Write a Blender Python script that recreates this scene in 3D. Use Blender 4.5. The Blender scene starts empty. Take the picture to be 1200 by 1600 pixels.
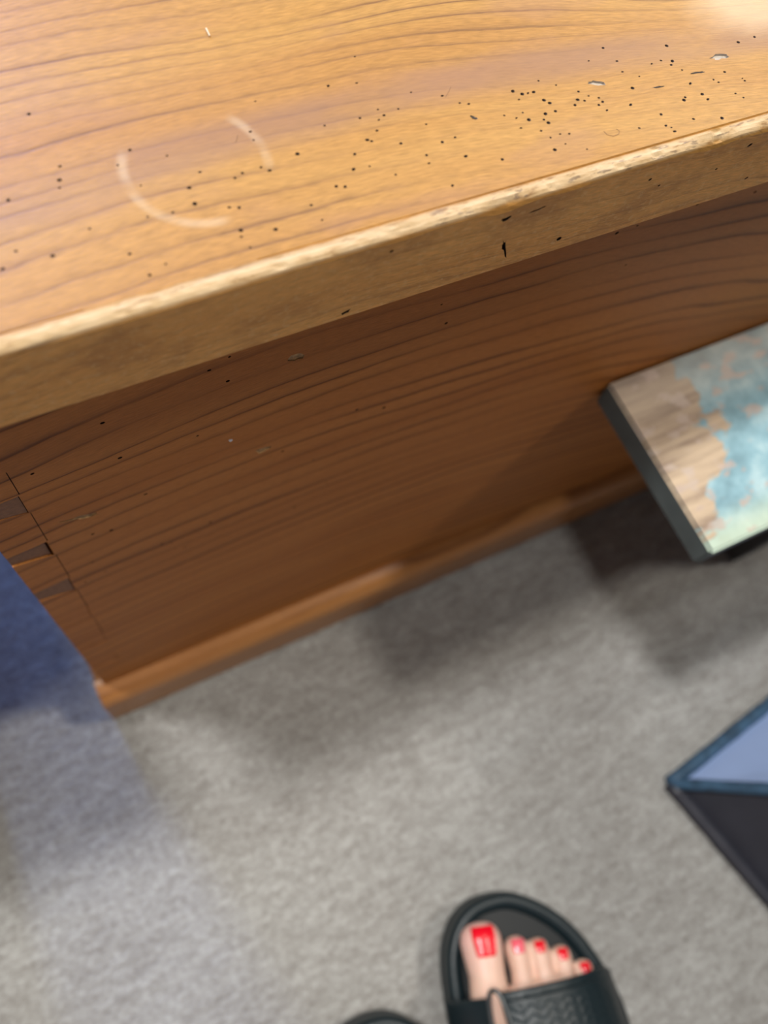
import bpy, bmesh, math, random
from mathutils import Vector, Matrix, noise as mnoise
from mathutils.geometry import delaunay_2d_cdt
random.seed(7)
scene = bpy.context.scene
COL = scene.collection

# ------------------------------------------------------------------ camera
FPX = 1352.0
CAM = Vector((0.0, 0.0, 0.6))
RIGHT = Vector((0.8892654, -0.4311712, 0.1526384))
DOWN = Vector((-0.3541075, -0.8602191, -0.3669210))
FWD = Vector((0.2895082, 0.2722397, -0.9176440))
cam_data = bpy.data.cameras.new('camera')
cam = bpy.data.objects.new('camera', cam_data)
COL.objects.link(cam)
m = Matrix.Identity(4)
for i in range(3):
    m[i][0] = RIGHT[i]; m[i][1] = -DOWN[i]; m[i][2] = -FWD[i]; m[i][3] = CAM[i]
cam.matrix_world = m
cam_data.sensor_fit = 'VERTICAL'
cam_data.sensor_height = 36.0
cam_data.lens = FPX / 1600.0 * 36.0
cam_data.clip_start = 0.01
cam_data.dof.use_dof = True
cam_data.dof.focus_distance = 0.262
cam_data.dof.aperture_fstop = 7.5
scene.camera = cam

# ------------------------------------------------------------------ world, lights, exposure
world = bpy.data.worlds.new('world'); scene.world = world
world.use_nodes = True
bg = world.node_tree.nodes['Background']
bg.inputs['Color'].default_value = (1.0, 0.90, 0.76, 1)
bg.inputs['Strength'].default_value = 0.07

def area_light(name, loc, target, size, power, color, size_y=None):
    d = bpy.data.lights.new(name, 'AREA'); d.energy = power; d.color = color; d.size = size
    if size_y: d.shape = 'RECTANGLE'; d.size_y = size_y
    o = bpy.data.objects.new(name, d); COL.objects.link(o); o.location = loc
    o.rotation_euler = (Vector(target) - Vector(loc)).to_track_quat('-Z', 'Y').to_euler()
    return o
area_light('ceiling_lamp_warm', (1.30, -0.26, 2.5), (0.1, 0.1, 0), 0.24, 20, (1.0, 0.93, 0.83))
area_light('ceiling_lamp_far', (1.05, 0.55, 2.5), (0.1, 0.1, 0), 0.24, 8, (1.0, 0.94, 0.85))
area_light('ceiling_lamp_white', (-0.50, 0.55, 2.5), (0.1, 0.1, 0), 0.22, 33, (1.0, 0.98, 0.95))
area_light('ceiling_lamp_small', (-0.42, 0.06, 2.5), (0.1, 0.1, 0), 0.16, 10, (1.0, 0.97, 0.92))
area_light('window_back', (-0.35, 2.6, 1.7), (-0.1, 0.1, 0), 1.0, 82, (0.22, 0.39, 1.0), 1.2)
area_light('window_side', (2.5, 1.65, 1.85), (0.2, 0.15, 0.4), 0.9, 17, (1.0, 0.97, 0.95), 0.9)
vs = scene.view_settings
vs.view_transform = 'Standard'; vs.look = 'None'; vs.gamma = 1.0; vs.exposure = 0.36
vs.use_curve_mapping = False

# ------------------------------------------------------------------ node helper
class NT:
    def __init__(s, name):
        s.m = bpy.data.materials.new(name); s.m.use_nodes = True
        s.t = s.m.node_tree; s.n = s.t.nodes; s.l = s.t.links
        s.b = s.n['Principled BSDF']
        s.tc = s.n.new('ShaderNodeTexCoord').outputs['Object']
    def put(s, sock, v):
        if isinstance(v, bpy.types.NodeSocket): s.l.new(v, sock)
        elif isinstance(v, (tuple, list)) and len(v) == 3 and sock.type == 'RGBA': sock.default_value = (*v, 1)
        else: sock.default_value = v
    def math(s, op, a, b=0.0, c=None, clamp=False):
        n = s.n.new('ShaderNodeMath'); n.operation = op; n.use_clamp = clamp
        s.put(n.inputs[0], a); s.put(n.inputs[1], b)
        if c is not None: s.put(n.inputs[2], c)
        return n.outputs[0]
    def xyz(s, v=None):
        n = s.n.new('ShaderNodeSeparateXYZ'); s.put(n.inputs[0], v or s.tc); return n.outputs
    def vec(s, x, y, z):
        n = s.n.new('ShaderNodeCombineXYZ')
        for i, q in enumerate((x, y, z)): s.put(n.inputs[i], q)
        return n.outputs[0]
    def scale(s, v, k):
        n = s.n.new('ShaderNodeVectorMath'); n.operation = 'MULTIPLY'
        s.put(n.inputs[0], v); n.inputs[1].default_value = k; return n.outputs[0]
    def noise(s, v, scale=1.0, detail=2.0, rough=0.5, dist=0.0):
        n = s.n.new('ShaderNodeTexNoise'); s.put(n.inputs['Vector'], v)
        n.inputs['Scale'].default_value = scale; n.inputs['Detail'].default_value = detail
        n.inputs['Roughness'].default_value = rough; n.inputs['Distortion'].default_value = dist
        return n.outputs['Fac']
    def ramp(s, f, stops, interp='LINEAR'):
        n = s.n.new('ShaderNodeValToRGB'); s.put(n.inputs[0], f); cr = n.color_ramp; cr.interpolation = interp
        while len(cr.elements) < len(stops): cr.elements.new(0.5)
        for e, (p, c) in zip(cr.elements, stops):
            e.position = p; e.color = (*c, 1) if isinstance(c, tuple) else (c, c, c, 1)
        return n.outputs['Color']
    def step(s, f, a, b):
        n = s.n.new('ShaderNodeMapRange'); n.interpolation_type = 'SMOOTHSTEP'
        s.put(n.inputs[0], f); s.put(n.inputs[1], a); s.put(n.inputs[2], b); return n.outputs[0]
    def mix(s, f, a, b, mode='MIX'):
        n = s.n.new('ShaderNodeMix'); n.data_type = 'RGBA'; n.blend_type = mode
        s.put(n.inputs[0], f); s.put(n.inputs[6], a); s.put(n.inputs[7], b); return n.outputs[2]
    def bump(s, h, strength=0.3, dist=0.001):
        n = s.n.new('ShaderNodeBump'); s.put(n.inputs['Height'], h)
        n.inputs['Strength'].default_value = strength; n.inputs['Distance'].default_value = dist
        s.l.new(n.outputs[0], s.b.inputs['Normal'])
    def set(s, **k):
        for a, v in k.items(): s.put(s.b.inputs[a.replace('_', ' ')], v)
        return s.m

def plain(name, col, rough=0.6, metal=0.0, nscale=200.0, var=0.15, bump=0.2, bdist=0.0005):
    t = NT(name)
    f = t.noise(t.tc, nscale, 3)
    c = t.mix(f, tuple(x * (1 - var) for x in col), tuple(min(1, x * (1 + var)) for x in col))
    t.bump(f, bump, bdist)
    return t.set(Base_Color=c, Roughness=rough, Metallic=metal)

def wood(name, axis, curve, freq, light, mid, dark, extra=None, rough=0.42, fleck=0.25, warp=0.004, spec=0.5, irreg=1.8, lines=1.0, calm=False):
    """axis: index of the across-grain coordinate; grain runs along x."""
    t = NT(name); p = t.xyz(); x = p[0]; a = p[axis]
    cx, ck, cl = curve
    dx = t.math('SUBTRACT', x, cx)
    g = t.math('ADD', a, t.math('MULTIPLY', t.math('MULTIPLY', dx, dx), ck))
    g = t.math('ADD', g, t.math('MULTIPLY', x, cl))
    wv = t.noise(t.vec(t.math('MULTIPLY', x, 5.0), t.math('MULTIPLY', a, 14.0), 0.3), 1.0, 2)
    g = t.math('ADD', g, t.math('MULTIPLY', t.math('SUBTRACT', wv, 0.5), warp * 6))
    wob = t.noise(t.vec(t.math('MULTIPLY', x, 45.0), t.math('MULTIPLY', g, 60.0), 1.7), 1.0, 2)
    g2 = t.math('ADD', g, t.math('MULTIPLY', t.math('SUBTRACT', wob, 0.5), 0.0022))
    irr = t.noise(t.vec(0.0, t.math('MULTIPLY', g, 48.0), 0.0), 1.0, 2)
    ph = t.math('ADD', t.math('MULTIPLY', g2, freq), t.math('MULTIPLY', irr, irreg))
    saw = t.math('FRACT', ph)
    line = t.ramp(saw, [(0.0, 0.0), (0.05, 0.05), (0.13, 0.62), (0.35, 0.95), (0.80, 1.0), (0.96, 0.80), (1.0, 0.1)])
    # lines fade in and out along the board
    fade = t.step(t.noise(t.vec(t.math('MULTIPLY', x, 9.0), t.math('MULTIPLY', g, 40.0), 5.0), 1.0, 2), 0.32, 0.62)
    fib = t.noise(t.vec(t.math('MULTIPLY', x, 230.0), t.math('MULTIPLY', g, 4200.0), 0.0), 1.0, 3, 0.6)
    fib2 = t.noise(t.vec(t.math('MULTIPLY', x, 200.0), t.math('MULTIPLY', g, 1700.0), 3.0), 1.0, 2, 0.6)
    broad = t.noise(t.vec(t.math('MULTIPLY', x, 4.0), t.math('MULTIPLY', g, 38.0), 9.0), 1.0, 3)
    base = t.mix(t.step(broad, 0.3, 0.7), mid, light)
    if calm:   # towards the front right the growth lines run out
        q = t.math('MULTIPLY', t.step(x, 0.07, 0.13), t.math('SUBTRACT', 1.0, t.step(a, 0.150, 0.172)))
        fade = t.math('MULTIPLY', fade, t.math('SUBTRACT', 1.0, t.math('MULTIPLY', q, 0.8)))
        lines = t.math('SUBTRACT', 1.0, t.math('MULTIPLY', q, 0.45))
    lf = t.math('SUBTRACT', 1.0, t.math('MULTIPLY', t.math('MULTIPLY', t.math('SUBTRACT', 1.0, line), t.math('ADD', t.math('MULTIPLY', fade, 0.75), 0.25)), lines), clamp=True)
    c = t.mix(lf, dark, base)
    fl = t.math('ADD', 1.0 - fleck, t.math('MULTIPLY', t.math('ADD', fib, fib2), fleck))
    fl = t.math('SUBTRACT', t.math('MULTIPLY', fl, 1.0), 0.0)
    flc = t.n.new('ShaderNodeCombineColor')
    for i in range(3): t.l.new(fl, flc.inputs[i])
    c = t.mix(1.0, c, flc.outputs[0], 'MULTIPLY')
    r = rough
    if extra: c, r = extra(t, p, c, rough)
    h = t.math('ADD', t.math('MULTIPLY', lf, 0.6), t.math('ADD', t.math('MULTIPLY', fib, 0.5), t.math('MULTIPLY', fib2, 0.5)))
    t.bump(h, 0.35, 0.0004)
    return t.set(Base_Color=c, Roughness=r, Specular_IOR_Level=spec)

def lid_marks(t, p, c, rough):
    x, y, z = p[0], p[1], p[2]
    n = t.noise(t.vec(t.math('MULTIPLY', x, 14.0), t.math('MULTIPLY', y, 34.0), 0.0), 1.0, 4, 0.55)
    # greyed water-mark streak running with the grain
    gy = t.math('ADD', t.math('SUBTRACT', y, 0.1575), t.math('MULTIPLY', t.math('POWER', t.math('SUBTRACT', x, 0.10), 2.0), 0.6))
    band = t.math('SUBTRACT', 1.0, t.step(t.math('ABSOLUTE', gy), 0.002, 0.010), clamp=True)
    band = t.math('MULTIPLY', band, t.step(n, 0.30, 0.60))
    c = t.mix(t.math('MULTIPLY', band, 0.60), c, (0.27, 0.145, 0.085))
    blot = t.step(t.noise(t.vec(t.math('MULTIPLY', x, 22.0), t.math('MULTIPLY', y, 60.0), 4.0), 1.0, 3), 0.52, 0.72)
    c = t.mix(t.math('MULTIPLY', blot, 0.30), c, (0.33, 0.17, 0.095))
    # pale ring left by a cup
    dx = t.math('SUBTRACT', x, 0.0508); dy = t.math('SUBTRACT', y, 0.1512)
    r = t.math('SQRT', t.math('ADD', t.math('MULTIPLY', dx, dx), t.math('MULTIPLY', dy, dy)))
    ring = t.math('SUBTRACT', 1.0, t.step(t.math('ABSOLUTE', t.math('SUBTRACT', r, 0.0177)), 0.0002, 0.0020), clamp=True)
    def arc_mask(deg, half):   # stretch of the ring that the stain still covers
        a_ = math.radians(deg)
        d_ = t.math('DIVIDE', t.math('ADD', t.math('MULTIPLY', dx, math.cos(a_)), t.math('MULTIPLY', dy, math.sin(a_))), t.math('MAXIMUM', r, 0.001))
        return t.step(d_, math.cos(math.radians(half + 10)), math.cos(math.radians(half - 6)))
    arc = t.math('ADD', arc_mask(11, 26), arc_mask(212, 58), clamp=True)
    arc = t.math('MULTIPLY', arc, t.step(t.noise(t.vec(t.math('MULTIPLY', x, 90.0), t.math('MULTIPLY', y, 90.0), 2.0), 1.0, 2), 0.25, 0.55))
    c = t.mix(t.math('MULTIPLY', t.math('MULTIPLY', ring, arc), 0.34), c, (0.66, 0.50, 0.30))
    # paler blotchy patches towards the right of the lid
    dx2 = t.math('SUBTRACT', x, 0.245); dy2 = t.math('SUBTRACT', y, 0.160)
    d2 = t.math('SQRT', t.math('ADD', t.math('MULTIPLY', t.math('MULTIPLY', dx2, dx2), 0.35), t.math('MULTIPLY', dy2, dy2)))
    bare = t.math('SUBTRACT', 1.0, t.step(t.math('ADD', d2, t.math('MULTIPLY', n, 0.03)), 0.020, 0.036), clamp=True)
    c = t.mix(t.math('MULTIPLY', bare, 0.45), c, (0.72, 0.55, 0.34))
    # worn bare arris along the front edge
    n2 = t.noise(t.vec(t.math('MULTIPLY', x, 120.0), t.math('MULTIPLY', y, 500.0), 0.0), 1.0, 3, 0.6)
    wear = t.math('SUBTRACT', 1.0, t.step(t.math('ADD', y, t.math('MULTIPLY', t.math('SUBTRACT', n2, 0.5), 0.003)), 0.1188, 0.1204), clamp=True)
    wear = t.math('MULTIPLY', wear, t.step(z, 0.4262, 0.4276))
    wc = t.ramp(n2, [(0.3, (0.30, 0.17, 0.08)), (0.42, (0.62, 0.44, 0.24)), (0.6, (0.74, 0.56, 0.34))])
    n4 = t.noise(t.vec(t.math('MULTIPLY', x, 170.0), t.math('MULTIPLY', y, 900.0), 7.0), 1.0, 3, 0.6)
    crev = t.math('MULTIPLY', t.step(n4, 0.56, 0.63), t.step(x, 0.06, 0.13))
    wc = t.mix(t.math('MULTIPLY', crev, 0.75), wc, (0.20, 0.155, 0.12))
    c = t.mix(t.math('MULTIPLY', wear, 0.85), c, wc)
    rr = t.math('ADD', t.math('MULTIPLY', n, 0.22), rough - 0.10)
    return c, rr

def edge_marks(t, p, c, rough):
    x, z = p[0], p[2]
    n3 = t.noise(t.vec(t.math('MULTIPLY', x, 34.0), 0.0, t.math('MULTIPLY', z, 60.0)), 1.0, 4, 0.6)
    c = t.mix(t.math('MULTIPLY', t.step(n3, 0.45, 0.68), 0.5), c, (0.36, 0.165, 0.06))
    n5 = t.noise(t.vec(t.math('MULTIPLY', x, 420.0), 0.0, t.math('MULTIPLY', z, 520.0)), 1.0, 4, 0.65)
    c = t.mix(t.math('MULTIPLY', t.step(n5, 0.50, 0.72), 0.5), c, (0.85, 0.58, 0.28))
    return c, rough
M = {}
M['wood_lid'] = wood('wood_lid', 1, (0.09, 0.65, 0.05), 170, (0.445, 0.235, 0.060), (0.395, 0.19, 0.047), (0.21, 0.10, 0.034), lid_marks, rough=0.44, fleck=0.75, spec=0.3, irreg=2.6, calm=True)
M['wood_edge'] = wood('wood_edge', 2, (0.13, 0.7, 0.05), 150, (0.82, 0.44, 0.135), (0.72, 0.355, 0.10), (0.42, 0.20, 0.07), edge_marks, rough=0.6, fleck=0.8, spec=0.25, lines=0.5)
M['wood_body'] = wood('wood_body', 2, (0.12, 0.75, 0.04), 90, (0.52, 0.205, 0.050), (0.45, 0.165, 0.038), (0.17, 0.056, 0.016), None, rough=0.5, fleck=0.6, warp=0.004, spec=0.12, irreg=1.2)
M['wood_plinth'] = wood('wood_plinth', 2, (0.2, 0.1, 0.02), 90, (0.52, 0.235, 0.070), (0.46, 0.195, 0.056), (0.28, 0.11, 0.034), None, rough=0.35, fleck=0.35)
M['end_grain'] = plain('end_grain', (0.235, 0.105, 0.048), 0.65, nscale=600, var=0.4, bump=0.4)
M['hazed_hole'] = plain('hazed_worm_hole', (0.19, 0.14, 0.12), 0.9, nscale=900)  # lid holes: veil of glare put into a paler hole colour
M['hole'] = plain('worm_hole', (0.035, 0.018, 0.012), 0.9, nscale=900)
M['chip'] = plain('raw_splinter', (0.46, 0.40, 0.33), 0.8, nscale=900, var=0.45, bump=0.8)
M['knot'] = plain('raw_knot', (0.40, 0.25, 0.11), 0.8, nscale=700, var=1.0, bump=0.9)
M['inside'] = plain('chest_inside', (0.20, 0.09, 0.035), 0.7)

# ------------------------------------------------------------------ object helpers
def mesh_obj(name, verts, faces, mat, parent=None, mats=None, fmat=None, smooth=False):
    me = bpy.data.meshes.new(name); me.from_pydata([tuple(v) for v in verts], [], faces); me.update()
    for q in (mats or [mat]): me.materials.append(q)
    if fmat:
        for pl, k in zip(me.polygons, fmat): pl.material_index = k
    if smooth:
        for pl in me.polygons: pl.use_smooth = True
    o = bpy.data.objects.new(name, me); COL.objects.link(o)
    if parent: attach(o, parent)
    return o
def attach(o, parent):
    o.parent = parent; bpy.context.view_layer.update()
    o.matrix_parent_inverse = parent.matrix_world.inverted()
def empty(name, loc, label, cat, group=None):
    o = bpy.data.objects.new(name, None); COL.objects.link(o); o.location = loc; o.empty_display_size = 0.05
    tag(o, label, cat, group); bpy.context.view_layer.update(); return o
def tag(o, label=None, cat=None, group=None, kind=None):
    for k, v in (('label', label), ('category', cat), ('group', group), ('kind', kind)):
        if v: o[k] = v
    return o

class MB:
    def __init__(s): s.v = []; s.f = []; s.k = []
    def add(s, vs, fs, k=0):
        o = len(s.v); s.v += [tuple(q) for q in vs]; s.f += [tuple(i + o for i in q) for q in fs]; s.k += [k] * len(fs)
    def box(s, a, b, k=0):
        x0, y0, z0 = a; x1, y1, z1 = b
        s.add([(x0,y0,z0),(x1,y0,z0),(x1,y1,z0),(x0,y1,z0),(x0,y0,z1),(x1,y0,z1),(x1,y1,z1),(x0,y1,z1)],
              [(0,3,2,1),(4,5,6,7),(0,1,5,4),(1,2,6,5),(2,3,7,6),(3,0,4,7)], k)
    def bbox(s, a, b, r=0.002, k=0):
        bm = bmesh.new(); bmesh.ops.create_cube(bm, size=1)
        c = [(p + q) / 2 for p, q in zip(a, b)]; d = [abs(q - p) for p, q in zip(a, b)]
        for v in bm.verts: v.co = Vector([c[i] + v.co[i] * d[i] for i in range(3)])
        bmesh.ops.bevel(bm, geom=list(bm.edges), offset=r, segments=2, affect='EDGES', profile=0.6)
        s.bm(bm, k)
    def bm(s, bm, k=0):
        bm.verts.index_update()
        s.add([v.co.copy() for v in bm.verts], [[v.index for v in f.verts] for f in bm.faces], k); bm.free()
    def tube(s, pts, r, n=8, k=0, flat=1.0, closed=False):
        pts = [Vector(q) for q in pts]; N = len(pts); vs = []; fs = []
        for i, q in enumerate(pts):
            a = pts[(i - 1) % N] if (closed or i > 0) else q; b = pts[(i + 1) % N] if (closed or i < N - 1) else q
            d = (b - a).normalized(); u = d.cross(Vector((0, 0, 1)))
            if u.length < 1e-4: u = d.cross(Vector((0, 1, 0)))
            u.normalize(); w = u.cross(d)
            rr = r[i] if isinstance(r, (list, tuple)) else r
            for j in range(n):
                t = 2 * math.pi * j / n; vs.append(q + u * math.cos(t) * rr + w * math.sin(t) * rr * flat)
        for i in range(N if closed else N - 1):
            for j in range(n):
                a = i * n + j; b = i * n + (j + 1) % n; c = ((i + 1) % N) * n
                fs.append((a, b, c + (j + 1) % n, c + j))
        if not closed: fs.append(tuple(range(n))[::-1]); fs.append(tuple((N - 1) * n + j for j in range(n)))
        s.add(vs, fs, k)
    def loft(s, rings, k=0, cap=True):
        n = len(rings[0]); vs = [p for r in rings for p in r]; fs = []
        for i in range(len(rings) - 1):
            for j in range(n):
                fs.append((i*n+j, i*n+(j+1)%n, (i+1)*n+(j+1)%n, (i+1)*n+j))
        if cap: fs.append(tuple(range(n))[::-1]); fs.append(tuple((len(rings)-1)*n + j for j in range(n)))
        s.add(vs, fs, k)
    def build(s, name, mat, parent=None, mats=None, smooth=False):
        return mesh_obj(name, s.v, s.f, mat, parent, mats, s.k if mats else None, smooth)

def ellipse_hole(x, y, rx, ry=None, ang=None, n=8):
    ry = ry or rx * random.uniform(0.6, 0.95); ang = random.uniform(-0.5, 0.5) if ang is None else ang
    return [(x + math.cos(t) * rx * math.cos(ang) - math.sin(t) * ry * math.sin(ang),
             y + math.cos(t) * rx * math.sin(ang) + math.sin(t) * ry * math.cos(ang))
            for t in [2 * math.pi * i / n + 0.2 for i in range(n)]]
def ragged(x, y, rx, ry, ang, n=14, jag=0.35):
    out = []
    for i in range(n):
        t = 2 * math.pi * i / n; k = 1 + random.uniform(-jag, jag)
        a, b = math.cos(t) * rx * k, math.sin(t) * ry * k
        out.append((x + a * math.cos(ang) - b * math.sin(ang), y + a * math.sin(ang) + b * math.cos(ang)))
    return out
def in_poly(p, poly):
    x, y = p; c = False; n = len(poly); j = n - 1
    for i in range(n):
        xi, yi = poly[i]; xj, yj = poly[j]
        if (yi > y) != (yj > y) and x < (xj - xi) * (y - yi) / (yj - yi) + xi: c = not c
        j = i
    return c
def holed_panel(mb, outline, holes, to3, inward, kmain=0):
    """outline: 2-D loop; holes: (loop, depth, wall material, floor material or None=open)."""
    vs = [Vector(p) for p in outline]; es = [(i, (i + 1) % len(outline)) for i in range(len(outline))]
    for loop, *_ in holes:
        o = len(vs); vs += [Vector(p) for p in loop]; es += [(o + i, o + (i + 1) % len(loop)) for i in range(len(loop))]
    ov, oe, of, *_ = delaunay_2d_cdt(vs, es, [], 1, 1e-7)
    boxes = [(min(p[0] for p in l), max(p[0] for p in l), min(p[1] for p in l), max(p[1] for p in l), l) for l, *_ in holes]
    keep = []
    for f in of:
        c = sum((ov[i] for i in f), Vector((0, 0))) / len(f)
        if not in_poly(c, outline): continue
        if any(b[0] <= c.x <= b[1] and b[2] <= c.y <= b[3] and in_poly(c, b[4]) for b in boxes): continue
        keep.append(f)
    w = [to3(p.x, p.y) for p in ov]
    nrm = -Vector(inward)
    if keep:
        a, b, c = (Vector(w[i]) for i in keep[0][:3])
        if (b - a).cross(c - a).dot(nrm) < 0: keep = [f[::-1] for f in keep]
    mb.add(w, keep, kmain)
    inw = Vector(inward)
    for loop, depth, kw, kf in holes:
        n = len(loop); top = [Vector(to3(*p)) for p in loop]; bot = [q + inw * depth for q in top]
        mb.add(top + bot, [(i, (i + 1) % n, n + (i + 1) % n, n + i) for i in range(n)], kw)
        if kf is not None: mb.add(bot, [tuple(range(n))], kf)

# ------------------------------------------------------------------ floor: looped carpet
def carpet_material():
    t = NT('carpet')
    st = t.noise(t.scale(t.tc, (60, 170, 1)), 1.0, 3, 0.6)
    sp = t.noise(t.scale(t.tc, (260, 330, 1)), 1.0, 3, 0.65)
    big = t.noise(t.scale(t.tc, (9, 13, 1)), 1.0, 3)
    f = t.math('ADD', t.math('MULTIPLY', st, 0.38), t.math('ADD', t.math('MULTIPLY', sp, 0.52), t.math('MULTIPLY', big, 0.22)))
    c = t.ramp(f, [(0.38, (0.185, 0.170, 0.158)), (0.50, (0.28, 0.272, 0.257)), (0.58, (0.34, 0.337, 0.322)), (0.72, (0.47, 0.475, 0.462))])
    t.bump(sp, 0.6, 0.002)
    return t.set(Base_Color=c, Roughness=0.95, Specular_IOR_Level=0.1, Sheen_Weight=0.2)
M['carpet'] = carpet_material()
def axis_coords(lo, hi, flo, fhi, fine, coarse):
    out = []; q = lo
    while q < flo - 1e-6: out.append(q); q += min(coarse, max(0.02, (flo - q) * 0.5))
    q = flo
    while q < fhi - 1e-6: out.append(q); q += fine
    q = fhi; st = 0.02
    while q < hi: out.append(q); q += st; st = min(coarse, st * 1.8)
    out.append(hi); return out
gx = axis_coords(-3, 3.4, -0.22, 0.52, 0.003, 0.4); gy = axis_coords(-3, 3.2, -0.26, 0.42, 0.003, 0.4)
fv = []; ff = []
for j, y in enumerate(gy):
    for i, x in enumerate(gx):
        fine = -0.22 < x < 0.52 and -0.26 < y < 0.42
        h = (mnoise.noise(Vector((x * 190, y * 230, 0))) * 0.0007 + mnoise.noise(Vector((x * 40, y * 90, 3))) * 0.0006 - 0.0018) if fine else -0.0018
        fv.append((x, y, h))
nx = len(gx)
for j in range(len(gy) - 1):
    for i in range(nx - 1):
        ff.append((j*nx+i, j*nx+i+1, (j+1)*nx+i+1, (j+1)*nx+i))
floor = mesh_obj('floor', fv, ff, M['carpet'], smooth=True)
tag(floor, 'mottled beige grey looped carpet floor under the chest', None, None, 'structure')

# ------------------------------------------------------------------ the wooden chest
LID_HOLES=[(0.0184,0.178),(0.0726,0.1662),(0.0931,0.1657),(0.1009,0.1645),(0.1045,0.1733),(0.0865,0.1535),(0.0965,0.1531),(0.1024,0.1544),(0.1011,0.1511),(0.1031,0.1521),(0.0373,0.1604),(0.0451,0.1561),(0.0675,0.1572),(0.0672,0.1544),(0.076,0.147),(0.0952,0.1458),(0.0948,0.1451),(0.09,0.1425),(0.0876,0.1381),(0.092,0.1377),(0.099,0.1479),(0.033,0.1568),(0.0202,0.1605),(0.0188,0.1566),(0.0181,0.1544),(0.036,0.1493),(0.0466,0.1452),(0.0508,0.1489),(0.0582,0.1446),(0.0592,0.1455),(0.0656,0.1458),(0.0672,0.1442),(0.0811,0.1345),(0.0819,0.1337),(0.0461,0.1403),(0.0403,0.1395),(0.0343,0.1401),(0.0535,0.1367),(0.0544,0.1359),(0.0727,0.1311),(0.0734,0.1261),(0.0615,0.1271),(0.0535,0.1295),(0.0529,0.1277),(0.0537,0.1242),(0.053,0.1213),(0.0335,0.1261),(0.029,0.1244),(0.0035,0.1402),(0.0062,0.1545),(-0.0006,0.1365),(0.0106,0.1364),(0.0207,0.141),(0.0268,0.1314),(0.1138,0.1573),(0.1216,0.1537),(0.1078,0.153),(0.1127,0.146),(0.1141,0.1392),(0.1182,0.1396),(0.1032,0.1421),(0.108,0.1365),(0.1074,0.1339),(0.0973,0.1332),(0.118,0.133),(0.11,0.1254),(0.1192,0.1213),(0.128,0.1198),(0.1271,0.129),(0.1251,0.15),(0.1261,0.149),(0.1259,0.1453),(0.1351,0.1424),(0.1418,0.1495),(0.1439,0.1478),(0.1457,0.1476),(0.1475,0.1475),(0.151,0.1508),(0.142,0.1463),(0.1489,0.144),(0.1487,0.1426),(0.138,0.1406),(0.1407,0.1418),(0.1411,0.139),(0.1375,0.1371),(0.1453,0.1378),(0.146,0.1364),(0.1501,0.1395),(0.1468,0.1395),(0.1425,0.1345),(0.1439,0.1316),(0.1472,0.1319),(0.1498,0.1312),(0.1469,0.1284),(0.1429,0.1275),(0.1519,0.1249),(0.1577,0.1192),(0.1656,0.1214),(0.1552,0.1479),(0.1696,0.1533),(0.1604,0.1439),(0.1586,0.1413),(0.1568,0.1398),(0.1591,0.1404),(0.1625,0.1416),(0.1651,0.1401),(0.1654,0.1385),(0.1637,0.1378),(0.165,0.1354),(0.173,0.1351),(0.177,0.1404),(0.1774,0.1467),(0.1761,0.1461),(0.178,0.1508),(0.1766,0.1565),(0.1815,0.1437),(0.1828,0.1407),(0.1834,0.1382),(0.1879,0.1376),(0.1916,0.1472),(0.195,0.146),(0.1938,0.1448),(0.1967,0.1518),(0.196,0.1421),(0.1991,0.1413),(0.2016,0.1441),(0.1981,0.1385),(0.1955,0.1368),(0.1956,0.1405),(0.2081,0.1461),(0.2036,0.136),(0.2033,0.1347),(0.2089,0.1376),(0.2205,0.1467),(0.2272,0.1471),(0.213,0.1338),(0.2119,0.1328),(0.1974,0.13),(0.1968,0.1322),(0.1899,0.1319),(0.1896,0.1327),(0.2073,0.1294),(0.2088,0.1273),(0.1887,0.1249),(0.1975,0.1226),(0.2017,0.1211),(0.1932,0.1195),(0.1791,0.1253),(0.179,0.1242),(0.1805,0.1227),(0.18,0.1293),(0.188,0.1469),(0.1708,0.1269),(0.0892,0.119)]
BODY_HOLES=[(0.0423,0.3762),(0.0479,0.3665),(0.0486,0.38),(0.0092,0.3662),(0.0369,0.3376),(0.0111,0.3408),(-0.0146,0.3499),(0.016,0.3066),(0.0691,0.3009),(0.0006,0.2855),(-0.006,0.2882),(0.0386,0.2557),(0.0835,0.2819),(0.0987,0.3142),(0.0781,0.2351),(0.0925,0.2507),(-0.0105,0.2605),(-0.0075,0.2451),(-0.0165,0.2415),(0.0173,0.2517),(0.0212,0.2492),(0.0222,0.241),(0.0265,0.2378),(0.1869,0.3796),(0.1952,0.3801),(0.2203,0.3815),(0.2492,0.3773),(0.1215,0.3704),(0.1265,0.3572),(0.2027,0.3557),(0.1113,0.3073)]
CX0, CX1, CY0, CY1 = -0.036, 0.84, 0.126, 0.575
LZ0, LZ1 = 0.3985, 0.429
LX0, LX1, LY0, LY1 = -0.052, 0.856, 0.116, 0.588
chest = empty('wooden_chest', ((CX0 + CX1) / 2, (CY0 + CY1) / 2, 0), 'honey brown wooden chest with worm-holed lid and dovetailed corner, on carpet', 'chest')

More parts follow.
